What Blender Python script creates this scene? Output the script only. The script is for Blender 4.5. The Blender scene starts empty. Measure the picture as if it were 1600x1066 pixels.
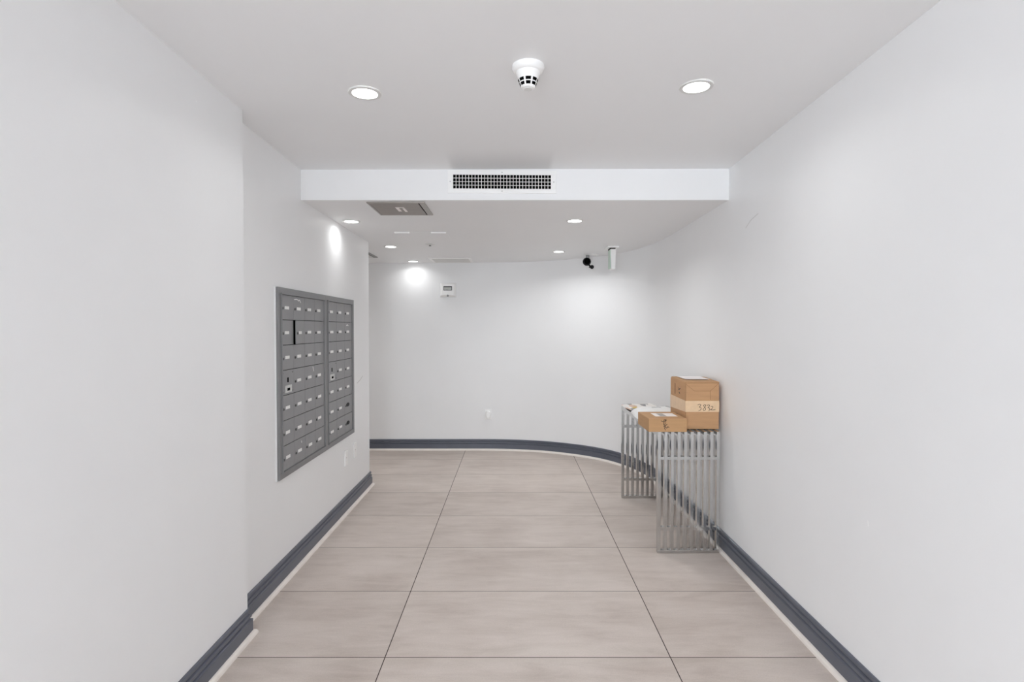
import bpy, bmesh, math, random
from mathutils import Vector, Matrix

random.seed(7)
sc = bpy.context.scene
C = sc.collection

# ------------------------------------------------------------------ camera
CAM_H = 1.386
cam_d = bpy.data.cameras.new('camera')
cam_d.sensor_fit = 'HORIZONTAL'; cam_d.sensor_width = 36.0
cam_d.lens = 36.0 * 878.0 / 1600.0
cam_d.shift_x = -1.0 / 1600.0
cam_d.clip_start = 0.05
cam = bpy.data.objects.new('camera', cam_d); C.objects.link(cam)
cam.location = (0, 0, CAM_H)
cam.rotation_euler = (math.radians(90 - 1.24), 0, 0)
sc.camera = cam

# ------------------------------------------------------------------ world and daylight
world = bpy.data.worlds.new('world'); sc.world = world; world.use_nodes = True
bgn = world.node_tree.nodes['Background']
bgn.inputs[0].default_value = (0.855, 0.925, 1.0, 1); bgn.inputs[1].default_value = 9.0
pd = bpy.data.lights.new('entrance_portal', 'AREA'); pd.shape = 'RECTANGLE'
pd.size = 3.1; pd.size_y = 2.42; pd.cycles.is_portal = True
po = bpy.data.objects.new('entrance_portal', pd); C.objects.link(po)
po.location = (-1.25, -4.45, 1.21); po.rotation_euler = (math.radians(90), 0, 0)
DOWN_W, FAR_W = 1.5, 4.6          # strength of one downlight, near and far ceiling

# ------------------------------------------------------------------ exposure
vs = sc.view_settings
vs.view_transform = 'Standard'; vs.look = 'None'; vs.gamma = 1.0; vs.use_curve_mapping = False
vs.exposure = 0.05
sc.cycles.max_bounces = 14; sc.cycles.diffuse_bounces = 10; sc.cycles.glossy_bounces = 6
sc.cycles.use_denoising = True
sc.cycles.sample_clamp_indirect = 6.0

# ------------------------------------------------------------------ materials
def srgb(r, g, b):
    f = lambda c: (c/255/12.92) if c/255 <= .04045 else ((c/255+.055)/1.055)**2.4
    return (f(r), f(g), f(b), 1)
def mat(name, col, rough=.5, metal=0.0, noise=0.0, nscale=20.0, bump=0.0, bscale=60.0, emit=0.0, spec=.5, stretch=(1,1,1), emit_col=None):
    m = bpy.data.materials.new(name); m.use_nodes = True
    nt = m.node_tree; b = nt.nodes['Principled BSDF']
    b.inputs['Base Color'].default_value = col
    b.inputs['Roughness'].default_value = rough
    b.inputs['Metallic'].default_value = metal
    b.inputs['Specular IOR Level'].default_value = spec
    tc = nt.nodes.new('ShaderNodeTexCoord')
    mp = nt.nodes.new('ShaderNodeMapping'); mp.inputs['Scale'].default_value = stretch
    nt.links.new(tc.outputs['Object'], mp.inputs[0])
    if noise > 0:
        n = nt.nodes.new('ShaderNodeTexNoise'); n.inputs['Scale'].default_value = nscale; n.inputs['Detail'].default_value = 5
        nt.links.new(mp.outputs[0], n.inputs[0])
        r = nt.nodes.new('ShaderNodeMapRange')
        r.inputs[1].default_value = .3; r.inputs[2].default_value = .7
        r.inputs[3].default_value = 1-noise; r.inputs[4].default_value = 1+noise
        nt.links.new(n.outputs[0], r.inputs[0])
        x = nt.nodes.new('ShaderNodeVectorMath'); x.operation = 'SCALE'
        x.inputs[0].default_value = col[:3]
        nt.links.new(r.outputs[0], x.inputs['Scale'])
        nt.links.new(x.outputs[0], b.inputs['Base Color'])
    if bump > 0:
        n2 = nt.nodes.new('ShaderNodeTexNoise'); n2.inputs['Scale'].default_value = bscale; n2.inputs['Detail'].default_value = 4
        nt.links.new(mp.outputs[0], n2.inputs[0])
        bp = nt.nodes.new('ShaderNodeBump'); bp.inputs['Strength'].default_value = bump; bp.inputs['Distance'].default_value = .002
        nt.links.new(n2.outputs[0], bp.inputs['Height']); nt.links.new(bp.outputs[0], b.inputs['Normal'])
    if emit > 0:
        b.inputs['Emission Color'].default_value = emit_col or col
        b.inputs['Emission Strength'].default_value = emit
    return m

M = {}
M['wall'] = mat('wall_paint', (.87, .875, .88, 1), .42, noise=.008, nscale=3, bump=.12, bscale=9)
M['ceiling'] = mat('ceiling_paint', (.85, .853, .86, 1), .5, noise=.008, nscale=2, bump=.08, bscale=7)
M['soffit'] = M['wall']
M['base'] = mat('slate_baseboard_paint', srgb(94, 98, 109), .33, noise=.05, nscale=8)
M['shoe'] = mat('cream_moulding_paint', srgb(238, 231, 224), .45, noise=.03, nscale=14)
M['mail'] = mat('grey_enamel', srgb(143, 143, 144), .45, metal=.1, noise=.03, nscale=9)
M['mailframe'] = mat('grey_frame_enamel', srgb(135, 135, 136), .42, metal=.15, noise=.03, nscale=9)
M['black'] = mat('black_void', (.004, .004, .004, 1), .9, spec=0.0)
M['plastic_black'] = mat('black_plastic', (.006, .006, .007, 1), .5, spec=.2)
M['tag'] = mat('white_name_card', srgb(238, 238, 236), .5, noise=.02)
M['lock'] = mat('dark_steel_lock', (.12, .12, .12, 1), .35, metal=.9, noise=.05)
M['plate'] = mat('bare_steel_plate', (.62, .62, .6, 1), .4, metal=.6, noise=.15, nscale=60)
M['chrome'] = mat('polished_steel', (.55, .545, .535, 1), .12, metal=1.0, noise=.04, nscale=14)
M['card'] = mat('brown_cardboard', srgb(190, 148, 108), .75, noise=.06, nscale=6, stretch=(1, 1, 9), bump=.1, bscale=40)
M['card_light'] = mat('tan_cardboard', srgb(186, 146, 104), .75, noise=.04, nscale=8, stretch=(1, 1, 7))
M['crease'] = mat('cardboard_crease', srgb(120, 82, 50), .8)
M['tape'] = mat('paper_tape', srgb(226, 196, 160), .4, noise=.05, nscale=30)
M['ink'] = mat('black_marker_ink', (.02, .012, .012, 1), .6)
M['ink_faded'] = mat('faded_print', srgb(128, 92, 58), .7)
M['label'] = mat('white_shipping_label', srgb(244, 238, 236), .5, noise=.03, nscale=70)
M['label_print'] = mat('grey_label_print', srgb(170, 165, 160), .6)
M['poly'] = mat('white_poly_film', srgb(236, 236, 234), .35, noise=.03, nscale=12, bump=.5, bscale=14)
M['white_plastic'] = mat('white_plastic', srgb(247, 247, 246), .3)
M['screw'] = mat('screw_steel', (.3, .3, .3, 1), .4, metal=.8)
M['lens'] = mat('lit_lamp_lens', (1, 1, .98, 1), .4, emit=7.0)
M['brown_metal'] = mat('brushed_brown_steel', srgb(150, 142, 136), .45, metal=.35, noise=.08, nscale=8, stretch=(1, 12, 1))
M['brown_frame'] = mat('brushed_steel_frame', srgb(160, 155, 150), .4, metal=.4, noise=.06, nscale=20)
M['lcd'] = mat('grey_display', srgb(186, 188, 184), .25)
M['lcd_frame'] = mat('display_frame', srgb(60, 62, 62), .4)
M['clear'] = mat('clear_white_cover', srgb(232, 234, 235), .2)
M['vent_grey'] = mat('grey_vent_slats', srgb(222, 222, 220), .5)
M['green'] = mat('pale_green_acrylic', srgb(205, 228, 212), .3)
M['grey'] = mat('mid_grey_plastic', srgb(150, 150, 150), .5)
M['dark_stem'] = mat('dark_slot', (.03, .03, .03, 1), .7, spec=.1)  # dark colour for the sign stem

def floor_material():
    m = bpy.data.materials.new('porcelain_floor_tile'); m.use_nodes = True
    nt = m.node_tree; N = nt.nodes; L = nt.links; b = N['Principled BSDF']
    tc = N.new('ShaderNodeTexCoord'); sp = N.new('ShaderNodeSeparateXYZ'); L.new(tc.outputs['Object'], sp.inputs[0])
    def math_(op, a, bb=None, c=None):
        n = N.new('ShaderNodeMath'); n.operation = op
        for i, v in enumerate((a, bb, c)):
            if v is None: continue
            if isinstance(v, (int, float)): n.inputs[i].default_value = v
            else: L.new(v, n.inputs[i])
        return n.outputs[0]
    TX, TY, OX, OY = 1.204, .5975, -.5385, 2.3405
    u = math_('DIVIDE', math_('SUBTRACT', sp.outputs[0], OX), TX)
    v = math_('DIVIDE', math_('SUBTRACT', sp.outputs[1], OY), TY)
    fu = math_('FRACT', u); fv = math_('FRACT', v)
    du = math_('MULTIPLY', math_('MINIMUM', fu, math_('SUBTRACT', 1, fu)), TX)
    dv = math_('MULTIPLY', math_('MINIMUM', fv, math_('SUBTRACT', 1, fv)), TY)
    ju = math_('LESS_THAN', du, .0021); jv = math_('LESS_THAN', dv, .0017)
    joint = math_('MAXIMUM', ju, jv)
    cid = N.new('ShaderNodeCombineXYZ'); L.new(math_('FLOOR', u), cid.inputs[0]); L.new(math_('FLOOR', v), cid.inputs[1])
    wn = N.new('ShaderNodeTexWhiteNoise'); wn.noise_dimensions = '3D'; L.new(cid.outputs[0], wn.inputs[0])
    # streaks that run across each tile, shifted from tile to tile
    off = N.new('ShaderNodeVectorMath'); off.operation = 'SCALE'; L.new(wn.outputs['Color'], off.inputs[0]); off.inputs['Scale'].default_value = 37
    ad = N.new('ShaderNodeVectorMath'); ad.operation = 'ADD'; L.new(tc.outputs['Object'], ad.inputs[0]); L.new(off.outputs[0], ad.inputs[1])
    mp = N.new('ShaderNodeMapping'); mp.inputs['Scale'].default_value = (1.3, 5.5, 1); L.new(ad.outputs[0], mp.inputs[0])
    n1 = N.new('ShaderNodeTexNoise'); n1.inputs['Scale'].default_value = 2.2; n1.inputs['Detail'].default_value = 7; n1.inputs['Roughness'].default_value = .72
    n1.inputs['Distortion'].default_value = .5
    L.new(mp.outputs[0], n1.inputs[0])
    n2 = N.new('ShaderNodeTexNoise'); n2.inputs['Scale'].default_value = 2.3; n2.inputs['Detail'].default_value = 3; L.new(ad.outputs[0], n2.inputs[0])
    n3 = N.new('ShaderNodeTexNoise'); n3.inputs['Scale'].default_value = 170; n3.inputs['Detail'].default_value = 2; L.new(tc.outputs['Object'], n3.inputs[0])
    mixv = math_('ADD', math_('MULTIPLY', n1.outputs[0], .52), math_('MULTIPLY', n2.outputs[0], .48))
    cr = N.new('ShaderNodeValToRGB'); L.new(mixv, cr.inputs[0])
    e = cr.color_ramp.elements
    e[0].position = .30; e[0].color = srgb(184, 170, 160)
    e[1].position = .70; e[1].color = srgb(220, 209, 201)
    k = e.new(.5); k.color = srgb(206, 194, 185)
    # fine grain and tile-to-tile tone
    g = math_('ADD', math_('MULTIPLY', n3.outputs[0], .22), .89)
    t = math_('ADD', math_('MULTIPLY', wn.outputs['Value'], .07), .965)
    gt = math_('MULTIPLY', g, t)
    sc1 = N.new('ShaderNodeVectorMath'); sc1.operation = 'SCALE'; L.new(cr.outputs[0], sc1.inputs[0]); L.new(gt, sc1.inputs['Scale'])
    # small dark pits in the stone look
    vo = N.new('ShaderNodeTexVoronoi'); vo.inputs['Scale'].default_value = 2.6; L.new(ad.outputs[0], vo.inputs[0])
    spot = math_('LESS_THAN', vo.outputs['Distance'], .012)
    mx0 = N.new('ShaderNodeMix'); mx0.data_type = 'RGBA'; L.new(spot, mx0.inputs[0]); L.new(sc1.outputs[0], mx0.inputs[6]); mx0.inputs[7].default_value = srgb(95, 78, 68)
    mx = N.new('ShaderNodeMix'); mx.data_type = 'RGBA'
    L.new(joint, mx.inputs[0]); L.new(mx0.outputs[2], mx.inputs[6]); mx.inputs[7].default_value = srgb(66, 54, 48)
    L.new(mx.outputs[2], b.inputs['Base Color'])
    rr = math_('ADD', math_('MULTIPLY', joint, .5), math_('ADD', .34, math_('MULTIPLY', n2.outputs[0], .14)))
    L.new(rr, b.inputs['Roughness'])
    bp = N.new('ShaderNodeBump'); bp.inputs['Strength'].default_value = .25; bp.inputs['Distance'].default_value = .001
    hh = math_('SUBTRACT', math_('MULTIPLY', n1.outputs[0], .3), joint)
    L.new(hh, bp.inputs['Height']); L.new(bp.outputs[0], b.inputs['Normal'])
    return m
M['floor'] = floor_material()

def magazine_material():
    m = bpy.data.materials.new('printed_cover'); m.use_nodes = True
    nt = m.node_tree; N = nt.nodes; L = nt.links; b = N['Principled BSDF']
    tc = N.new('ShaderNodeTexCoord')
    vo = N.new('ShaderNodeTexVoronoi'); vo.inputs['Scale'].default_value = 22
    mp = N.new('ShaderNodeMapping'); mp.inputs['Scale'].default_value = (1, .35, 1)
    L.new(tc.outputs['Object'], mp.inputs[0]); L.new(mp.outputs[0], vo.inputs[0])
    sp = N.new('ShaderNodeSeparateColor'); L.new(vo.outputs['Color'], sp.inputs[0])
    cr = N.new('ShaderNodeValToRGB'); cr.color_ramp.interpolation = 'CONSTANT'
    e = cr.color_ramp.elements
    e[0].position = 0; e[0].color = srgb(232, 228, 222)
    e[1].position = .34; e[1].color = srgb(205, 172, 150)
    for p, c in ((.5, (120, 118, 120)), (.62, (224, 220, 216)), (.8, (150, 148, 150)), (.93, (196, 160, 60))):
        k = e.new(p); k.color = srgb(*c)
    L.new(sp.outputs[0], cr.inputs[0]); L.new(cr.outputs[0], b.inputs['Base Color'])
    b.inputs['Roughness'].default_value = .35
    return m
M['print'] = magazine_material()

# ------------------------------------------------------------------ mesh helpers
class MB:
    def __init__(s): s.bm = bmesh.new()
    def box(s, x0, x1, y0, y1, z0, z1):
        v = [s.bm.verts.new(p) for p in ((x0,y0,z0),(x1,y0,z0),(x1,y1,z0),(x0,y1,z0),(x0,y0,z1),(x1,y0,z1),(x1,y1,z1),(x0,y1,z1))]
        for f in ((0,3,2,1),(4,5,6,7),(0,1,5,4),(1,2,6,5),(2,3,7,6),(3,0,4,7)):
            s.bm.faces.new([v[i] for i in f])
        return s
    def hexa(s, pts):
        v = [s.bm.verts.new(p) for p in pts]
        for f in ((0,3,2,1),(4,5,6,7),(0,1,5,4),(1,2,6,5),(2,3,7,6),(3,0,4,7)):
            s.bm.faces.new([v[i] for i in f])
        return s
    def prism(s, plan, z0, z1):            # plan counter-clockwise
        a = [s.bm.verts.new((x, y, z0)) for x, y in plan]
        b = [s.bm.verts.new((x, y, z1)) for x, y in plan]
        n = len(plan)
        s.bm.faces.new(list(reversed(a))); s.bm.faces.new(b)
        for i in range(n):
            j = (i+1) % n
            s.bm.faces.new((a[i], a[j], b[j], b[i]))
        return s
    def lathe(s, prof, seg=40, c=(0,0,0), axis='Z'):   # prof: (r, h) list; r=0 ends close
        rings = []
        def P(r, h, a):
            x, y = r*math.cos(a), r*math.sin(a)
            if axis == 'Z': p = (x, y, h)
            elif axis == 'Y': p = (x, h, y)
            else: p = (h, x, y)
            return (p[0]+c[0], p[1]+c[1], p[2]+c[2])
        for r, h in prof:
            if r < 1e-6: rings.append([s.bm.verts.new(P(0, h, 0))])
            else: rings.append([s.bm.verts.new(P(r, h, 2*math.pi*i/seg)) for i in range(seg)])
        for A, B in zip(rings, rings[1:]):
            for i in range(seg):
                j = (i+1) % seg
                if len(A) == 1 and len(B) == 1: continue
                if len(A) == 1: s.bm.faces.new((A[0], B[j], B[i]))
                elif len(B) == 1: s.bm.faces.new((A[i], A[j], B[0]))
                else: s.bm.faces.new((A[i], A[j], B[j], B[i]))
        return s
    def sweep(s, path, prof):              # path (x,y) list; prof (t,z) list, t out to the LEFT of travel
        n = len(path); rows = []
        for i in range(n):
            p = Vector(path[i])
            d0 = (p-Vector(path[i-1])).normalized() if i > 0 else None
            d1 = (Vector(path[i+1])-p).normalized() if i < n-1 else None
            d0 = d0 or d1; d1 = d1 or d0
            n0 = Vector((-d0.y, d0.x)); n1 = Vector((-d1.y, d1.x))
            m = (n0+n1).normalized(); k = 1/max(.2, m.dot(n0))
            rows.append([s.bm.verts.new((p.x+m.x*t*k, p.y+m.y*t*k, z)) for t, z in prof])
        q = len(prof)
        for A, B in zip(rows, rows[1:]):
            for i in range(q):
                j = (i+1) % q
                s.bm.faces.new((A[i], A[j], B[j], B[i]))
        s.bm.faces.new(rows[0]); s.bm.faces.new(list(reversed(rows[-1])))
        return s
    def tube(s, pts, r, seg=10):
        pts = [Vector(p) for p in pts]; rings = []
        for i, p in enumerate(pts):
            d = (pts[min(i+1, len(pts)-1)]-pts[max(i-1, 0)]).normalized()
            u = d.orthogonal().normalized(); w = d.cross(u)
            if rings:
                pu = s._u; u = (pu - d*pu.dot(d)).normalized(); w = d.cross(u)
            s._u = u
            rings.append([s.bm.verts.new(p+u*r*math.cos(2*math.pi*k/seg)+w*r*math.sin(2*math.pi*k/seg)) for k in range(seg)])
        for A, B in zip(rings, rings[1:]):
            for i in range(seg):
                s.bm.faces.new((A[i], A[(i+1)%seg], B[(i+1)%seg], B[i]))
        s.bm.faces.new(list(reversed(rings[0]))); s.bm.faces.new(rings[-1])
        return s
    def stroke(s, O, U, V, Nn, pts, w=.002, th=.0006):
        O, U, V, Nn = map(Vector, (O, U, V, Nn))
        P = [O+U*a+V*b for a, b in pts]
        for a, b in zip(P, P[1:]):
            d = (b-a); L_ = d.length
            if L_ < 1e-6: continue
            d /= L_; sd = d.cross(Nn).normalized()*w/2
            a2 = a-d*w*.35; b2 = b+d*w*.35
            v = [a2-sd, a2+sd, b2+sd, b2-sd]
            lo = [s.bm.verts.new(p) for p in v]; hi = [s.bm.verts.new(p+Nn*th) for p in v]
            s.bm.faces.new(hi)
            for i in range(4): s.bm.faces.new((lo[i], lo[(i+1)%4], hi[(i+1)%4], hi[i]))
        return s
    def build(s, name, m, parent=None, smooth=False, bevel=0, segs=2):
        bmesh.ops.recalc_face_normals(s.bm, faces=s.bm.faces)
        me = bpy.data.meshes.new(name); s.bm.to_mesh(me); s.bm.free()
        if smooth:
            for p in me.polygons: p.use_smooth = True
            try: me.set_sharp_from_angle(angle=math.radians(35))
            except Exception: pass
        me.materials.append(m)
        o = bpy.data.objects.new(name, me); C.objects.link(o)
        if parent is not None: o.parent = parent
        if bevel:
            b = o.modifiers.new('bevel', 'BEVEL'); b.width = bevel; b.segments = segs; b.limit_method = 'ANGLE'
        return o

def thing(name, label, cat, loc=(0,0,0), rz=0, group=None):
    o = bpy.data.objects.new(name, None); C.objects.link(o); o.empty_display_size = .05
    o.location = loc; o.rotation_euler = (0, 0, rz)
    tag(o, label, cat, group); return o
def tag(o, label, cat, group=None):
    o['label'] = label; o['category'] = cat
    if group: o['group'] = group
    return o
def structure(o, label=None):
    o['kind'] = 'structure'
    if label: o['label'] = label
    return o
def copy_thing(root):
    r = root.copy(); C.objects.link(r)
    for ch in list(root.children):
        c = ch.copy(); C.objects.link(c); c.parent = r
        for g in list(ch.children):
            d = g.copy(); C.objects.link(d); d.parent = c
    return r

# ------------------------------------------------------------------ setting
XN, XL, XR = -1.195, -1.262, 1.314         # near-left, far-left, right wall faces
YN, YO, YB = 2.506, 4.945, 6.40            # end of near-left wall, outer corner, back wall
def z_up(x, y):                            # the hung ceiling is not quite level
    return 2.3536 + .0242*(x-XL)/(XR-XL) - .0215*(y-2.5)
def z_lo(x, y):
    return 2.155 + .016*(x-XL)/(XR-XL) - .0075*(y-3.4)
def soff_y(x): return 3.372 + (x-XL)/(XR-XL)*.064

structure(MB().box(-4.1, 1.5, -4.6, 6.6, -.1, 0).build('floor', M['floor']), 'large beige stone-look floor tiles with dark joints')
# left wall: near part steps out, far part carries the mailboxes and ends at an outer corner
wl = MB().prism([(XN, -.4), (XN, YN), (XL, YN), (XL, YO-.012), (XL-.0035, YO-.0035), (XL-.012, YO), (-4.1, YO), (-4.1, YO-.15), (-1.6, YO-.15), (-1.6, -.2), (-2.95, -.2), (-2.95, -4.6), (-2.8, -4.6), (-2.8, -.4)], 0, 2.6)  # wider bay behind the viewer is unseen, shaped to balance the daylight
structure(wl.build('wall_left', M['wall']), 'plain white left wall with a shallow step and an outer corner')
# the right wall bends smoothly into the back wall
ctrl = [(1.314, 4.35), (1.312, 4.62), (1.302, 4.90), (1.265, 5.20), (1.175, 5.52), (1.055, 5.76), (.90, 5.95), (.70, 6.11), (.43, 6.26), (.14, 6.352), (-.20, 6.395), (-.55, 6.40)]
def spline(pts, n=6):
    out = []
    P = [pts[0]]+pts+[pts[-1]]
    for i in range(1, len(P)-2):
        p0, p1, p2, p3 = map(Vector, P[i-1:i+3])
        for k in range(n):
            t = k/n
            out.append(tuple(.5*((2*p1)+(p2-p0)*t+(2*p0-5*p1+4*p2-p3)*t*t+(3*p1-p0-3*p2+p3)*t**3)))
    out.append(pts[-1]); return out
curve = spline(ctrl)
wr = MB().prism([(XR, 4.35), (XR, -4.6), (1.5, -4.6), (1.5, 4.35)], 0, 2.56)
structure(wr.build('wall_right', M['wall']), 'plain white right wall')
cv = curve + [(-.55, 6.6), (1.5, 6.6), (1.5, 4.35)]
wallr = bpy.data.objects['wall_right']
M['scuff'] = mat('faint_scuff', (.62, .61, .60, 1), .6)
M['chip'] = mat('filler_spot', (.93, .93, .93, 1), .6)
MB().stroke((XR, 3.02, 1.975), (0, 1, 0), (0, 0, 1), (-1, 0, 0), [(0, 0.028), (.09, .012), (.16, -.02)], w=.0035, th=.0003).build('scuff', M['scuff'], wallr)
MB().stroke((XR, 2.06, .66), (0, 1, 0), (0, 0, 1), (-1, 0, 0), [(0, 0), (.004, .014)], w=.007, th=.0004).build('filler_spot', M['chip'], wallr)
wallf = bpy.data.objects['wall_left']
MB().stroke((XL, 4.55, .945), (0, 1, 0), (0, 0, 1), (1, 0, 0), [(0, 0), (.09, .018), (.17, .045)], w=.006, th=.0003).build('scuff', M['scuff'], wallf)
MB().stroke((XN, 2.14, 2.245), (0, 1, 0), (0, 0, 1), (1, 0, 0), [(0, 0), (.004, .002)], w=.006, th=.0006).build('filler_spot', M['chip'], wallf)
oc = MB().prism(cv, 0, 2.56).build('wall_curved', M['wall'])
for p in oc.data.polygons: p.use_smooth = True
oc.data.set_sharp_from_angle(angle=math.radians(30))
structure(oc, 'white wall curving from the right side to the back')
structure(MB().prism([(-4.1, YB), (-.55, YB), (-.55, 6.6), (-4.1, 6.6)], 0, 2.56).build('wall_back', M['wall']), 'plain white back wall')
structure(MB().box(-4.2, -4.1, YO-.15, 6.6, 0, 2.56).build('wall_passage', M['wall']))
# upper ceiling, drop, lower ceiling
def ceil_quad(x0, x1, ya, yb, zf, top):
    pts = []
    y00, y10 = ya(x0), ya(x1); y01, y11 = yb(x0), yb(x1)
    c4 = [(x0, y00), (x1, y10), (x1, y11), (x0, y01)]
    return [(x, y, zf(x, y)) for x, y in c4] + [(x, y, top) for x, y in c4]

def ceiling_material():
    m = M['ceiling'].copy(); m.name = 'ceiling_paint_dark_patch'
    nt = m.node_tree; N = nt.nodes; L = nt.links; b = N['Principled BSDF']
    src = b.inputs['Base Color'].links[0].from_socket
    tc = N.new('ShaderNodeTexCoord'); sp = N.new('ShaderNodeSeparateXYZ'); L.new(tc.outputs['Object'], sp.inputs[0])
    def mr(s, a, bb, c=0, d=1):
        n = N.new('ShaderNodeMapRange'); n.interpolation_type = 'SMOOTHSTEP'
        n.inputs[1].default_value = a; n.inputs[2].default_value = bb; n.inputs[3].default_value = c; n.inputs[4].default_value = d
        L.new(s, n.inputs[0]); return n.outputs[0]
    def mul(a, bb):
        n = N.new('ShaderNodeMath'); n.operation = 'MULTIPLY'; L.new(a, n.inputs[0])
        if isinstance(bb, float): n.inputs[1].default_value = bb
        else: L.new(bb, n.inputs[1])
        return n.outputs[0]
    # soft-edged darker patch on the ceiling in front of the grille
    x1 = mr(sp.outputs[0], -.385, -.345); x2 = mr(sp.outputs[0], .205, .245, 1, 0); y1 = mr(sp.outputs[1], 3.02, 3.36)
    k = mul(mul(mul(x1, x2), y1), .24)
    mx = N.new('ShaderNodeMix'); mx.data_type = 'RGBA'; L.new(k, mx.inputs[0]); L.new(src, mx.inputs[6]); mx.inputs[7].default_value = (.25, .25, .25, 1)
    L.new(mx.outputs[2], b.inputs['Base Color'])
    return m
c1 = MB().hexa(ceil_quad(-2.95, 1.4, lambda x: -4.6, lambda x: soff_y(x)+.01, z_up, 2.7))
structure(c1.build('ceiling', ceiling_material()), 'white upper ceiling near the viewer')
c2 = MB().hexa(ceil_quad(-4.1, 1.45, soff_y, lambda x: 6.55, z_lo, 2.57))
# (its front face is covered by the drop wall below)
structure(c2.build('ceiling', M['ceiling']), 'white lowered ceiling at the far end')
ds = MB().hexa([(x, soff_y(x)+dy, z) for z in (2.19, 2.6) for x, dy in ((-1.4, -.003), (1.4, -.003), (1.4, .03), (-1.4, .03))])
for v in ds.bm.verts:
    if v.co.z < 2.3: v.co.z = z_lo(v.co.x, v.co.y)-.0015
structure(ds.build('wall_soffit', M['soffit']), 'bright white drop face between the two ceilings')
# unseen behind the viewer: entrance header, with a solid side added to balance daylight
structure(MB().box(-2.95, .3, -4.7, -4.6, 2.42, 2.7).box(.3, 1.5, -4.7, -4.6, 0, 2.7).build('wall_front', M['wall']))

# baseboards and cream shoe mouldings
BP = [(0, .0), (0, .125), (.005, .125), (.009, .119), (.009, .107), (.0045, .104), (.0045, .100), (.013, .097), (.013, .084), (.008, .081), (.008, .077), (.017, .073), (.017, 0)]
SP = [(.015, 0), (.015, .020), (.021, .020), (.027, .017), (.032, .011), (.034, .004), (.034, 0)]
def boards(path, side, i):
    path = list(path)
    structure(MB().sweep(path, BP).build('baseboard_'+side, M['base']), 'slate grey moulded baseboard, '+side+' wall')
    structure(MB().sweep(path, SP).build('trim_%d' % i, M['shoe']), 'cream shoe moulding along the '+side+' wall')
# travel so that the room is on the left-hand side
boards([(-4.1, YO), (XL, YO), (XL, YN)], 'left', 1)
boards([(XL, YN), (XN, YN), (XN, -.4)], 'near_left', 2)
path_r = [(XR, -4.6), (XR, 4.35)] + curve[1:] + [(-4.1, YB)]
boards(path_r, 'right', 3)

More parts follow.
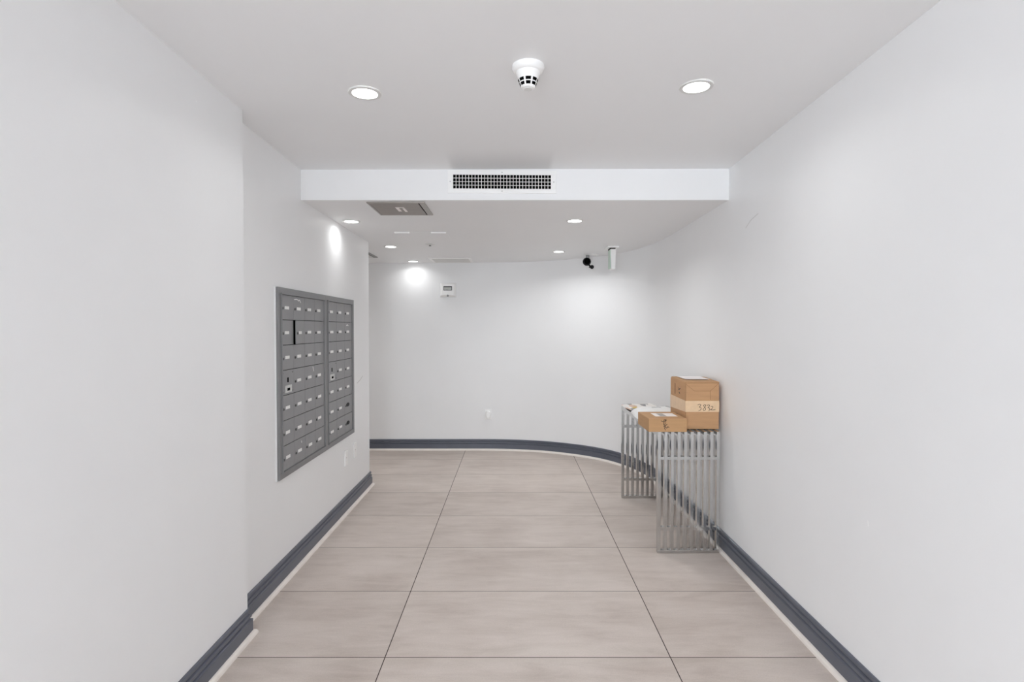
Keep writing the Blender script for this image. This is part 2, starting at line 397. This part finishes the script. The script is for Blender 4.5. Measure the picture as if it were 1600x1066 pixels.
# ------------------------------------------------------------------ mailboxes
def mail_unit(y0, y1, ncol, iy0, iy1, label, dark_cards, ajar=None, scuffs=()):
    z0, z1 = .572, 1.610; iz1, pitch = 1.573, .1379
    root = thing('mailbox_unit', label, 'mailbox', (XL, (y0+y1)/2, z0))
    cy = (y0+y1)/2
    def L(y): return y-cy
    iz0 = iz1-7*pitch
    P = .018
    # frame: stepped picture-frame of four rails
    def ring(a, b, c, d, w, p0, p1):   # outer y a..b, outer z c..d
        m = MB()
        m.box(p0, p1, a, b, d-w[1], d); m.box(p0, p1, a, b, c, c+w[0]); m.box(p0, p1, a, a+w[2], c+w[0], d-w[1]); m.box(p0, p1, b-w[3], b, c+w[0], d-w[1])
        return m
    ring(L(y0), L(y1), 0, z1-z0, (iz0-z0, z1-iz1, iy0-y0, y1-iy1), .0005, P).build('frame', M['mailframe'], root, bevel=.0015)
    t = .007
    ring(L(iy0)-t, L(iy1)+t, iz0-z0-t, iz1-z0+t, (t, t, t, t), P-.001, P+.007).build('inner_trim', M['mailframe'], root, bevel=.001)
    MB().box(.0005, .003, L(iy0), L(iy1), iz0-z0, iz1-z0).build('back_panel', M['black'], root)
    cw = (iy1-iy0)/ncol
    for r in range(7):
        zt = iz1-r*pitch-z0; zb = zt-pitch
        for c in range(ncol):
            a = L(iy0)+c*cw; b = a+cw
            g = .0012
            hinge = Vector((P-.006, b-g, 0))
            isaj = (r, c) == ajar
            d = MB().box(P-.008, P-.002, a+g, b-g, zb+.0017, zt-.0017)
            big = (r == 3 and c == 0)
            parts = []
            mid = (zt+zb)/2
            if not big:
                ly = a+.022; lz = mid-.006
                lk = MB().lathe([(0, P+.0035), (.0055, P+.0035), (.0072, P+.001), (.0072, P-.003)], 14, (0, ly, lz), 'X')
                parts.append(('lock', lk, M['lock']))
                ty = a+.052+random.uniform(-.003, .003); tz = mid-.001+random.uniform(-.0015, .0015)
                tg = MB().box(P-.003, P-.0005, ty, ty+.056*cw/.17, tz-.0085, tz+.0085)
                dk = (r, c) in dark_cards
                if dk:
                    tg.bm.free(); tg = MB().lathe([(0, P+.001), (.0145, P+.001), (.0145, P-.003)], 16, (0, ty+.02, tz), 'X')
                    for v in tg.bm.verts: v.co.y = (v.co.y-(ty+.02))*2.4+ty+.02
                parts.append(('name_card', tg, M['plastic_black'] if dk else M['tag']))
            else:
                sl = MB().box(P-.003, P-.0009, a+.078, a+.094, mid+.0, mid+.026)
                parts.append(('key_slot', sl, M['black']))
                pl = MB().box(P-.003, P+.0005, a+.045, a+.135, zb+.012, zb+.052)
                parts.append(('lock_plate', pl, M['plate']))
                hs = MB().box(P, P+.0009, a+.072, a+.11, zb+.022, zb+.037)
                parts.append(('keyhole', hs, M['black']))
                for q, (sy, sz) in enumerate(((a+.018, zt-.016), (b-.018, zt-.016), (b-.018, zb+.018), (a+.018, zb+.018))):
                    parts.append(('screw', MB().lathe([(0, P), (.0036, P), (.0036, P-.003)], 10, (0, sy, sz), 'X'), M['lock']))
            allm = [d]+[p[1] for p in parts]
            if isaj:
                R = Matrix.Translation(hinge) @ Matrix.Rotation(math.radians(5.5), 4, 'Z') @ Matrix.Translation(-hinge)
                for mm in allm: bmesh.ops.transform(mm.bm, matrix=R, verts=mm.bm.verts)
            door = d.build('door', M['mail'], root, bevel=.0008, segs=1)
            if isaj: door['label'] = 'door standing slightly ajar'
            if big: door['label'] = 'master door with steel lock plate'
            for nm, mm, ma in parts:
                mm.build(nm, ma, door)
    for (sy, sz, pts) in scuffs:
        MB().stroke((P-.0015, L(sy), sz-z0), (0, 1, 0), (0, 0, 1), (1, 0, 0), pts, w=.006, th=.0004).build('paint_scuff', M['tag'], root)
    return root
mail_unit(2.985, 3.745, 4, 3.024, 3.706, 'grey recessed mailbox panel four doors wide, nearer, one door ajar', (), ajar=(1, 1),
          scuffs=((3.21, 1.553, [(0, 0), (.03, .003), (.055, 0)]), (3.27, 1.548, [(0, 0), (.02, .006), (.035, -.008)]), (3.50, 1.135, [(0, .014), (.008, -.004), (.012, -.012)]), (3.30, .715, [(0, .01), (.004, 0)])))
mail_unit(3.745, 4.405, 3, 3.784, 4.352, 'grey recessed mailbox panel three doors wide, farther, beside the corner', ((5, 2), (6, 2)),
          scuffs=((4.21, 1.412, [(0, 0), (.03, .004), (.05, -.003)]),))
# plaster edge where the panel is let into the wall
structure(MB().box(XL, XL+.006, 2.978, 2.9855, .568, 1.612).build('trim_4', M['wall']), 'rough white plaster edge beside the mailboxes')

# ------------------------------------------------------------------ outlets on the left wall
def outlet(y, z, label):
    r = thing('wall_outlet', label, 'outlet', (XL, y, z), group='outlet plates low on the left wall')
    MB().box(.0002, .008, -.036, .036, -.058, .058).build('cover_plate', M['white_plastic'], r, bevel=.002)
    for s in (-1, 1): MB().box(.006, .0092, -.016, .016, s*.026-.014, s*.026+.014).build('socket', M['white_plastic'], r, bevel=.001)
    MB().lathe([(0, .009), (.003, .009), (.003, .007)], 10, (0, 0, 0), 'X').build('screw', M['screw'], r)
    return r
outlet(4.225, .412, 'white outlet plate below the mailboxes, the nearer of the two')
outlet(4.466, .421, 'white outlet plate near the wall corner, farther of the two')

# ------------------------------------------------------------------ thermostat under a clear guard
t = thing('thermostat', 'white boxed thermostat with small display high on back wall', 'thermostat', (-.733, YB, 1.827))
g = MB()
g.hexa([(-.095, -.004, -.083), (.095, -.004, -.083), (.095, -.0003, -.083), (-.095, -.0003, -.083), (-.095, -.004, .083), (.095, -.004, .083), (.095, -.0003, .083), (-.095, -.0003, .083)])
g.build('back_plate', M['clear'], t, bevel=.001)
MB().hexa([(-.072, -.045, -.062), (.072, -.045, -.062), (.092, -.004, -.08), (-.092, -.004, -.08), (-.072, -.045, .066), (.072, -.045, .066), (.092, -.004, .08), (-.092, -.004, .08)]).build('cover', M['white_plastic'], t, bevel=.005, segs=3)
d = MB().box(-.048, .048, -.048, -.044, -.008, .042).build('display', M['lcd_frame'], t, bevel=.001)
MB().box(-.041, .041, -.0495, -.047, -.001, .027).build('screen', M['lcd'], d)
MB().box(-.020, .004, -.0505, -.0493, .0, .003).build('digits', M['grey'], d)
MB().lathe([(0, -.055), (.010, -.055), (.012, -.045), (.012, -.03)], 18, (0, 0, -.066), 'Y').build('lock', M['grey'], t)

# ------------------------------------------------------------------ plug-in on the back wall
t = thing('plug_in_freshener', 'small rounded white plug-in device low on the back wall', 'plug', (-.278, YB-.001, .412))
MB().box(-.036, .036, -.006, 0, -.058, .058).build('cover_plate', M['white_plastic'], t, bevel=.003)
b = MB(); b.lathe([(0, -.05), (.020, -.048), (.029, -.038), (.031, -.02), (.031, -.006)], 28, (0, 0, 0), 'Y')
for v in b.bm.verts: v.co.z = v.co.z*1.55 - .004
b.build('body', M['white_plastic'], t, smooth=True)
b = MB(); b.lathe([(0, -.056), (.015, -.055), (.019, -.05), (.019, -.04)], 24, (0, 0, -.03), 'Y')
b.build('button', M['white_plastic'], t, smooth=True)

# ------------------------------------------------------------------ downlights
def lamp_light(parent, power, size):
    l = bpy.data.lights.new('lamp_light', 'AREA'); l.shape = 'DISK'; l.size = size; l.energy = power
    l.spread = math.radians(150); l.color = (.985, .995, 1)
    o = bpy.data.objects.new('lamp_light', l); C.objects.link(o); o.parent = parent; o.location = (0, 0, -.0045)
def downlight(x, y, z, R, label, power, group):
    r = thing('recessed_downlight', label, 'ceiling light', (x, y, z), group=group)
    MB().lathe([(R*.765, .004), (R*.765, -.004), (R*.97, -.004), (R, -.001), (R, .001)], 48).build('trim_ring', M['vent_grey'], r)
    MB().lathe([(0, -.0032), (R*.765, -.0032), (R*.765, .004)], 48).build('lens', M['lens'], r)
    lamp_light(r, power, R*1.5)
    return r
for x, y, lab in ((-.612, 2.349, 'round lit downlight in the near ceiling, left of the smoke detector'),
                  (.751, 2.32, 'round lit downlight in the near ceiling, right of the smoke detector')):
    downlight(x, y, z_up(x, y), .068, lab, DOWN_W, 'downlights in the near ceiling')
for x, y, lab in ((-1.147, 4.015, 'lit downlight in the lowered ceiling hard against the left wall above the mailboxes'),
                  (-1.12, 5.18, 'lit downlight in the lowered ceiling just past the left wall corner'),
                  (-1.103, 6.245, 'lit downlight in the lowered ceiling close to the back wall'),
                  (.445, 4.045, 'lit downlight in the lowered ceiling on the right, the nearer'),
                  (.455, 5.57, 'lit downlight in the lowered ceiling on the right, near the black camera')):
    downlight(x, y, z_lo(x, y), .063, lab, FAR_W if x > 0 else FAR_W*.17, 'downlights in the lowered ceiling')

downlight(-2.6, 5.65, z_lo(-2.6, 5.65), .063, 'added downlight in the side passage, unseen behind the left wall corner', FAR_W, 'downlights in the lowered ceiling')  # extra lamp out of view, added to balance the light

# ------------------------------------------------------------------ smoke detector
sx, sy = .058, 2.135
t = thing('smoke_detector', 'white cone-shaped smoke detector with black slots on the near ceiling', 'smoke detector', (sx, sy, z_up(sx, sy)))
MB().lathe([(.060, .003), (.061, -.008), (.055, -.020), (.049, -.024), (.045, -.024)], 48).build('base_ring', M['white_plastic'], t, smooth=True)
MB().lathe([(.046, -.020), (.0455, -.026), (.043, -.034), (.036, -.054), (.027, -.078), (.022, -.083), (0, -.084)], 48).build('body', M['white_plastic'], t, smooth=True)
m = MB()
def rr(h): return .036+(.027-.036)*(-h-.054)/.024
for k in range(8):
    a0 = 2*math.pi*(k+.64)/8; a1 = 2*math.pi*(k+1.36)/8
    for h0, h1 in ((-.052, -.0620), (-.0660, -.0760)):
        for seg in range(6):
            b0 = a0+(a1-a0)*seg/6; b1 = a0+(a1-a0)*(seg+1)/6; q = []
            for off in (.0009, -.001):
                for a, h in ((b0, h0), (b1, h0), (b1, h1), (b0, h1)):
                    q.append(((rr(h)+off)*math.cos(a), (rr(h)+off)*math.sin(a), h))
            m.hexa(q)
m.build('sensor_slots', M['black'], t)
MB().lathe([(.016, -.083), (.016, -.087), (0, -.088)], 24).build('cap', M['vent_grey'], t, smooth=True)

# ------------------------------------------------------------------ supply grille in the drop
gy = soff_y(-.06)-.0032
t = thing('air_grille', 'long white air grille with black openings in the drop face', 'vent', (-.0635, gy, 2.269), rz=math.atan(.064/2.576))
m = MB(); W, Hh = .326, .069; w, h = .295, .0425
m.box(-W, W, -.006, 0, h, Hh); m.box(-W, W, -.006, 0, -Hh, -h); m.box(-W, -w, -.006, 0, -h, h); m.box(w, W, -.006, 0, -h, h)
m.build('frame', M['white_plastic'], t, bevel=.001)
MB().box(-w, w, -.0012, -.0004, -h, h).build('duct_opening', M['black'], t)
m = MB()
for i in range(32):
    x = -w+i*2*w/31; m.box(x-.0014, x+.0014, -.0065, -.0025, -h, h)
m.build('vertical_blades', M['white_plastic'], t)
m = MB()
for i in range(5):
    z = -h+i*2*h/4; m.box(-w, w, -.0055, -.003, z-.0015, z+.0015)
m.build('horizontal_blades', M['vent_grey'], t)
for x, z in ((0, -.056), (0, .056), (-.311, 0), (.311, 0)):
    MB().lathe([(0, -.0075), (.003, -.007), (.003, -.005)], 10, (x, 0, z), 'Y').build('screw', M['screw'], t)

# ------------------------------------------------------------------ metal access panel in the lowered ceiling
px, py = -.7125, 3.617
t = thing('access_panel', 'brown-grey metal access panel in the lowered ceiling near the drop', 'access panel', (px, py, z_lo(px, py)))
X, Y = .1765, .188
m = MB(); fw = .012
m.box(-X, X, -Y, -Y+fw, -.006, .001); m.box(-X, X, Y-fw, Y, -.006, .001); m.box(-X, -X+fw, -Y+fw, Y-fw, -.006, .001); m.box(X-.034, X, -Y+fw, Y-fw, -.006, .001)
m.build('frame', M['brown_frame'], t, bevel=.001)
dr = MB().box(-X+fw+.002, X-.042, -Y+fw+.001, Y-fw-.001, -.005, .001).build('door', M['brown_metal'], t, bevel=.001)
MB().box(X-.042, X-.034, -Y+fw, Y-fw, -.003, .001).build('gap', M['black'], t)
m = MB(); m.box(-.028, -.008, -.05, .06, -.0065, -.004); m.box(.012, .028, -.03, .075, -.0065, -.004)
m.box(-.028, .028, -.06, -.045, -.0065, -.004)
m.build('sticker', M['label'], dr)

# painted hatch shown only by the lips of its near edge
px, py = -.727, 4.62
t = thing('painted_hatch', 'flush painted ceiling hatch with two pale edge strips', 'access panel', (px, py, z_lo(px, py)))
MB().box(-.203, .203, -.178, .185, -.0006, .001).build('panel', M['ceiling'], t)
MB().box(-.203, -.083, -.186, -.179, -.011, 0).build('edge_strip', M['white_plastic'], t)
MB().box(.083, .204, -.186, -.179, -.011, 0).build('edge_strip', M['white_plastic'], t)

# sprinkler
px, py = -.739, 5.045
t = thing('fire_sprinkler', 'small sprinkler head with round plate on the lowered ceiling', 'sprinkler', (px, py, z_lo(px, py)))
MB().lathe([(.044, .001), (.043, -.006), (.030, -.010), (.014, -.011), (.014, .0)], 32).build('escutcheon', M['vent_grey'], t, smooth=True)
MB().lathe([(0, -.004), (.006, -.004), (.006, -.016), (.011, -.018), (.011, -.020), (0, -.021)], 20).build('head', M['lock'], t)

# louvred return vent by the back wall
px, py = -.668, 6.165
t = thing('return_vent', 'white louvred return vent in the lowered ceiling by the back wall', 'vent', (px, py, z_lo(px, py)), rz=math.radians(-.4))
X, Y = .226, .195
m = MB(); fw = .028
m.box(-X, X, -Y, -Y+fw, -.008, .001); m.box(-X, X, Y-fw, Y, -.006, .001); m.box(-X, -X+fw, -Y+fw, Y-fw, -.006, .001); m.box(X-fw, X, -Y+fw, Y-fw, -.006, .001)
m.build('frame', M['white_plastic'], t, bevel=.001)
MB().box(-X+fw, X-fw, -Y+fw, Y-fw, -.0005, .001).build('duct_opening', M['grey'], t)
m = MB()
for i in range(14):
    y = -Y+fw+.006+i*(2*Y-2*fw-.012)/13
    m.hexa([(-X+fw, y+.008, -.006), (X-fw, y+.008, -.006), (X-fw, y+.0095, -.006), (-X+fw, y+.0095, -.006), (-X+fw, y-.010, -.0006), (X-fw, y-.010, -.0006), (X-fw, y-.0085, -.0006), (-X+fw, y-.0085, -.0006)])
m.build('louvres', M['vent_grey'], t)

# diffuser mostly behind the wall corner
px, py = -1.66, 5.70
t = thing('ceiling_diffuser', 'ceiling diffuser with a black slot half hidden behind the left wall corner', 'vent', (px, py, z_lo(px, py)))
m = MB(); X, Y = .25, .19; fw = .03
m.box(-X, X, -Y, -Y+fw, -.008, .001); m.box(-X, X, Y-fw, Y, -.006, .001); m.box(-X, -X+fw, -Y+fw, Y-fw, -.006, .001); m.box(X-fw, X, -Y+fw, Y-fw, -.006, .001)
m.build('frame', M['grey'], t, bevel=.001)
MB().box(-X+fw, X-fw, -Y+fw, Y-fw, -.001, .001).build('slot_opening', M['black'], t)
m = MB()
for k in range(5): m.box(-X+fw+.025+k*.085, -X+fw+.09+k*.085, -Y+fw, Y-fw, -.009, -.003)
m.build('blades', M['vent_grey'], t)

# ------------------------------------------------------------------ security camera
px, py = .772, 5.80
z = z_lo(px, py)
t = thing('security_camera', 'small black ball camera hanging from ceiling beside the curved wall', 'camera', (px, py, z))
MB().lathe([(.0, .001), (.067, .001), (.067, -.006), (.04, -.011), (0, -.012)], 36, (.045, 0, 0)).build('ceiling_plate', M['white_plastic'], t, smooth=True)
MB().lathe([(.018, -.008), (.018, -.035), (0, -.036)], 20, (.0, 0, 0)).build('neck', M['grey'], t, smooth=True)
def ball(c, r, sx=1, sy=1, sz=1):
    m = MB(); n = 14
    m.lathe([(max(0, r*math.sin(math.pi*i/n)) if 0 < i < n else 0, r*math.cos(math.pi*i/n)) for i in range(n+1)], 28)
    for v in m.bm.verts: v.co = Vector((v.co.x*sx+c[0], v.co.y*sy+c[1], v.co.z*sz+c[2]))
    return m
bd = ball((-.008, 0, -.072), .043).build('body', M['plastic_black'], t, smooth=True)
MB().lathe([(0, -.047), (.026, -.046), (.03, -.035)], 24, (-.008, 0, -.072), 'Y').build('lens', M['black'], bd, smooth=True)
MB().tube([(.006, -.01, -.10), (.02, -.014, -.116), (.03, -.016, -.128)], .0085).build('arm', M['plastic_black'], t, smooth=True)
m = ball((.042, -.016, -.128), .021, 1, .8, 1)
m.tube([(.044, -.02, -.117), (.026, -.024, -.124), (.014, -.024, -.136)], .0065)
m.build('antenna_clip', M['plastic_black'], t, smooth=True)

# ------------------------------------------------------------------ sign seen edge-on
px, py = .932, 5.27
z = z_lo(px, py)
t = thing('exit_sign', 'narrow white sign hanging edge-on from the ceiling, greenish side face', 'sign', (px, py, z), rz=math.radians(0))
MB().box(-.052, .052, -.06, .12, -.016, .001).build('canopy', M['white_plastic'], t, bevel=.003)
MB().box(-.026, .024, -.03, .08, -.026, -.016).build('stem', M['dark_stem'], t)
MB().hexa([(-.016, -.034, -.212), (.022, -.034, -.212), (.022, .085, -.212), (-.016, .085, -.212), (-.022, -.034, -.026), (.028, -.034, -.026), (.028, .085, -.026), (-.022, .085, -.026)]).build('housing', M['white_plastic'], t, bevel=.003)
MB().box(-.0255, -.020, -.028, .08, -.205, -.03).build('face_panel', M['green'], t)

# ------------------------------------------------------------------ slatted console table
CX0, CX1, CY0, CY1, CH = .893, 1.2755, 3.439, 4.602, .753
t = thing('console_table', 'chrome slatted waterfall console table against the right wall', 'table', ((CX0+CX1)/2, (CY0+CY1)/2, 0))
ox, oy = (CX0+CX1)/2, (CY0+CY1)/2
B = .0195; BD = .030; n = 10; pitch = (CX1-CX0-B)/(n-1)
def slat_mesh():
    m = MB()
    y0, y1 = CY0-oy, CY1-oy
    ring = [(y0, .0195), (y0, CH), (y1, CH), (y1, .0195), (y1-BD, .0195), (y1-BD, CH-BD), (y0+BD, CH-BD), (y0+BD, .0195)]
    a = [m.bm.verts.new((0, y, z)) for y, z in ring]; b = [m.bm.verts.new((B, y, z)) for y, z in ring]
    for i in range(8): j = (i+1) % 8; m.bm.faces.new((a[i], a[j], b[j], b[i]))
    for q in ((0, 1, 6, 7), (1, 2, 5, 6), (2, 3, 4, 5)):
        m.bm.faces.new([a[k] for k in q]); m.bm.faces.new([b[k] for k in reversed(q)])
    return m
s0 = slat_mesh().build('slat', M['chrome'], t, bevel=.0012, segs=2)
for i in range(n):
    o = s0 if i == 0 else s0.copy()
    if i: C.objects.link(o); o.parent = t
    o.location = (CX0-ox+i*pitch, 0, 0)
def rail(y0, y1, z0, z1, nm='cross_rail'):
    MB().box(CX0-ox, CX1-ox, y0-oy, y1-oy, z0, z1).build(nm, M['chrome'], t, bevel=.0012)
for yy in (CY0, CY1-BD):
    rail(yy, yy+BD, 0.001, .0198, 'base_rail')
    for z0, z1 in ((.143, .1635), (.579, .5995)):
        MB().box(CX0-ox+.002, CX1-ox-.002, yy-oy+.0012, yy-oy+BD-.0012, z0, z1).build('cross_rail', M['chrome'], t, bevel=.001)
for yy in (CY0+.22, CY1-.24):
    MB().box(CX0-ox+.002, CX1-ox-.002, yy-oy, yy-oy+B, CH-BD+.001, CH-.0012).build('cross_rail', M['chrome'], t, bevel=.001)

# ------------------------------------------------------------------ parcels
TZ = CH+.0006
def px_strokes(strokes, ox_, oy_, sx_, sy_):   # picture strokes to face metres
    return [[((x-ox_)*sx_, -(y-oy_)*sy_) for x, y in s] for s in strokes]
# tall box
bx0, bx1, by0, by1, bh = 1.083, 1.294, 3.512, 3.845, .306
cxb, cyb = (bx0+bx1)/2, (by0+by1)/2
t = thing('cardboard_box', 'tall brown cardboard box marked 3832 on pale tape', 'box', (cxb, cyb, TZ), group='parcels on the console table')
hx, hy = (bx1-bx0)/2, (by1-by0)/2
MB().box(-hx, hx, -hy, hy, .003, bh-.004).build('carton', M['card'], t, bevel=.003)
# end flaps of the front face, standing a hair proud
MB().box(-hx+.004, hx-.002, -hy-.0022, -hy-.0002, .010, .030).build('flap', M['card'], t)
MB().hexa([(-hx+.003, -hy-.003, bh-.008), (hx-.001, -hy-.003, bh-.010), (hx-.001, hy-.06, bh-.002), (-hx+.003, hy-.01, bh-.001),
           (-hx+.003, -hy-.003, bh-.005), (hx-.001, -hy-.003, bh-.006), (hx-.001, hy-.06, bh+.003), (-hx+.003, hy-.01, bh+.002)]).build('lid_flap', M['card_light'], t)
m = MB()
F = dict(O=(-hx, -hy, 0), U=(1, 0, 0), V=(0, 0, 1), Nn=(0, -1, 0))
W_ = 2*hx
for pts in ([(.003, .285), (.055, .243), (.155, .243), (W_-.004, .290)], [(.004, .292), (W_-.004, .293)], [(.0025, .03), (.0025, .29)], [(.155, .243), (.158, .188)]):
    m.stroke(F['O'], F['U'], F['V'], F['Nn'], pts, w=.0016 if len(pts) < 4 else .0013, th=.0004)
m.build('crease_lines', M['crease'], t)
m = MB(); m.box(-hx-.0012, hx+.001, -hy-.0015, -hy+.002, .112, .181)
m.hexa([(-hx-.0012, -hy, .112), (-hx+.001, -hy, .112), (-hx+.001, hy, .100), (-hx-.0012, hy, .100), (-hx-.0012, -hy, .181), (-hx+.001, -hy, .181), (-hx+.001, hy, .185), (-hx-.0012, hy, .185)])
tp = m.build('paper_tape', M['tape'], t)
d1 = [[(528, 548), (552, 536), (580, 542), (578, 560), (552, 584), (582, 596), (588, 615), (572, 636), (545, 645)],
      [(662, 548), (640, 545), (622, 560), (640, 582), (660, 604), (658, 632), (632, 645), (618, 626), (635, 600), (655, 575), (663, 548)],
      [(682, 556), (708, 546), (728, 552), (722, 572), (698, 592), (722, 600), (730, 620), (716, 648)],
      [(748, 576), (772, 570), (786, 582), (770, 608), (742, 632), (785, 634), (822, 628)]]
k = W_/(890-322)
m = MB()
for s in px_strokes(d1, 322, 480, k, k): m.stroke((-hx, -hy-.0015, .181), (1, 0, 0), (0, 0, 1), (0, -1, 0), s, w=.0028, th=.0005)
m.build('handwriting', M['ink'], tp)
m = MB()
A = dict(O=(-hx, 0, 0), U=(0, -1, 0), V=(0, 0, 1), Nn=(-1, 0, 0))
m.stroke(A['O'], A['U'], A['V'], A['Nn'], [(-.06, .265), (-.06, .205)], w=.016, th=.0004)
m.build('faded_print', M['ink_faded'], t)
m = MB()
m.stroke(A['O'], A['U'], A['V'], A['Nn'], [(.02, .25), (.02, .236), (.055, .247)], w=.006, th=.0004)
m.stroke(A['O'], A['U'], A['V'], A['Nn'], [(.03, .22), (.045, .214)], w=.008, th=.0004)
m.stroke(A['O'], A['U'], A['V'], A['Nn'], [(-.02, .07), (.03, .066)], w=.012, th=.0004)
m.build('printed_mark', M['ink'], t)
MB().hexa([(-.075, -.07, bh+.0015), (.075, -.07, bh+.0015), (.075, .12, bh+.0035), (-.075, .12, bh+.0035), (-.075, -.07, bh+.0035), (.075, -.07, bh+.004), (.075, .12, bh+.0055), (-.075, .12, bh+.0055)]).build('shipping_label', M['label'], t)

# flat box
bx0, bx1, by0, by1, bh = .834, 1.069, 3.432, 3.728, .081
cxb, cyb = (bx0+bx1)/2, (by0+by1)/2; hx, hy = (bx1-bx0)/2, (by1-by0)/2
t = thing('cardboard_box', 'flat tan cardboard box with white label, overhanging the front of console', 'box', (cxb, cyb, TZ), group='parcels on the console table')
MB().box(-hx, hx, -hy, hy, 0, bh).build('carton', M['card_light'], t, bevel=.002)
MB().box(-hx-.001, hx-.001, -hy-.001, -hy+.04, bh-.0005, bh+.0012).build('flap', M['card'], t)
lb = MB().box(-.052, .088, -.055, .075, bh, bh+.0008).build('shipping_label', M['label'], t)
MB().box(-.02, .02, -.05, .06, bh+.0008, bh+.0011).build('label_print', M['label_print'], lb)
k = (2*hx)/(1465-430)
d2 = [[(765, 388), (800, 408), (862, 398), (905, 368)], [(838, 365), (868, 352), (902, 362), (896, 392), (868, 402), (842, 388), (838, 365)],
      [(828, 405), (832, 440), (826, 478), (842, 506)], [(868, 425), (872, 468), (862, 495)], [(842, 506), (868, 520), (925, 488)],
      [(832, 548), (862, 540), (895, 532)], [(862, 572), (888, 566), (918, 588), (940, 556), (985, 566)], [(940, 556), (952, 540)], [(855, 582), (872, 612), (878, 640)]]
m = MB()
for s in px_strokes(d2, 430, 335, k, k): m.stroke((-hx, -hy, bh), (1, 0, 0), (0, 0, 1), (0, -1, 0), s, w=.0031, th=.0005)
m.build('handwriting', M['ink'], t)

# soft mailers and the printed paper at the far end
def pillow(hx, hy, th, base, nx=18, ny=22, wob=.004, seed=1, droop=None):
    rnd = random.Random(seed); ph = [rnd.uniform(0, 6) for _ in range(6)]
    m = MB(); top = []; bot = []
    for j in range(ny+1):
        rt = []; rb = []
        for i in range(nx+1):
            u = i/nx*2-1; v = j/ny*2-1
            e = (max(0, 1-u**4)*max(0, 1-v**4))**.6
            wv = wob*(math.sin(5*u+ph[0]+2*v)+math.sin(7*v+ph[1]-3*u)+.6*math.sin(11*u+ph[2]))*.5*e
            z = base+.0008+th*e+wv
            x = u*hx*(1-.02*math.sin(3*v+ph[3])); y = v*hy*(1-.02*math.sin(3*u+ph[4]))
            dz = droop(x, y) if droop else 0
            rt.append(m.bm.verts.new((x, y, z+dz))); rb.append(m.bm.verts.new((x, y, base+dz)))
        top.append(rt); bot.append(rb)
    for j in range(ny):
        for i in range(nx):
            m.bm.faces.new((top[j][i], top[j][i+1], top[j+1][i+1], top[j+1][i]))
            m.bm.faces.new((bot[j][i], bot[j+1][i], bot[j+1][i+1], bot[j][i+1]))
    for j in range(ny):
        m.bm.faces.new((top[j][0], top[j+1][0], bot[j+1][0], bot[j][0])); m.bm.faces.new((top[j][nx], bot[j][nx], bot[j+1][nx], top[j+1][nx]))
    for i in range(nx):
        m.bm.faces.new((top[0][i], bot[0][i], bot[0][i+1], top[0][i+1])); m.bm.faces.new((top[ny][i], top[ny][i+1], bot[ny][i+1], bot[ny][i]))
    return m
t = pillow(.160, .31, .007, 0, wob=.001, seed=3).build('black_mailer', M['plastic_black'], smooth=True)
t.location = (1.060, 4.18, TZ); tag(t, 'thin black mailer under the white mailer and the printed paper', 'parcel', 'parcels on the console table')
t = thing('white_mailer', 'crumpled white plastic mailer behind the flat tan box', 'parcel', (1.036, 4.035, TZ+.0085), rz=math.radians(-3), group='parcels on the console table')
pillow(.165, .170, .052, 0, wob=.006, seed=5).build('envelope', M['poly'], t, smooth=True)
MB().stroke((.0, .0, .0585), (1, 0, 0), (0, 1, 0), (0, 0, 1), [(-.03, .0), (.03, .01)], w=.01, th=.0006).build('printed_mark', M['ink'], t)
def curl(x, y): return .010*max(0, (y/.16))**2 + .010*max(0, x/.14)**2
t = thing('printed_catalogue', 'colourful printed paper at the far end of the console', 'magazine', (1.017, 4.395, TZ+.009), rz=math.radians(6), group='parcels on the console table')
pillow(.125, .150, .018, 0, wob=.003, seed=8, droop=curl).build('cover', M['print'], t, smooth=True)
MB().stroke((-.09, -.10, .021), (1, 0, 0), (0, 1, 0), (0, 0, 1), [(-.015, -.02), (.01, .03)], w=.03, th=.0006).build('yellow_patch', mat('yellow_print', srgb(214, 184, 84), .4), t)
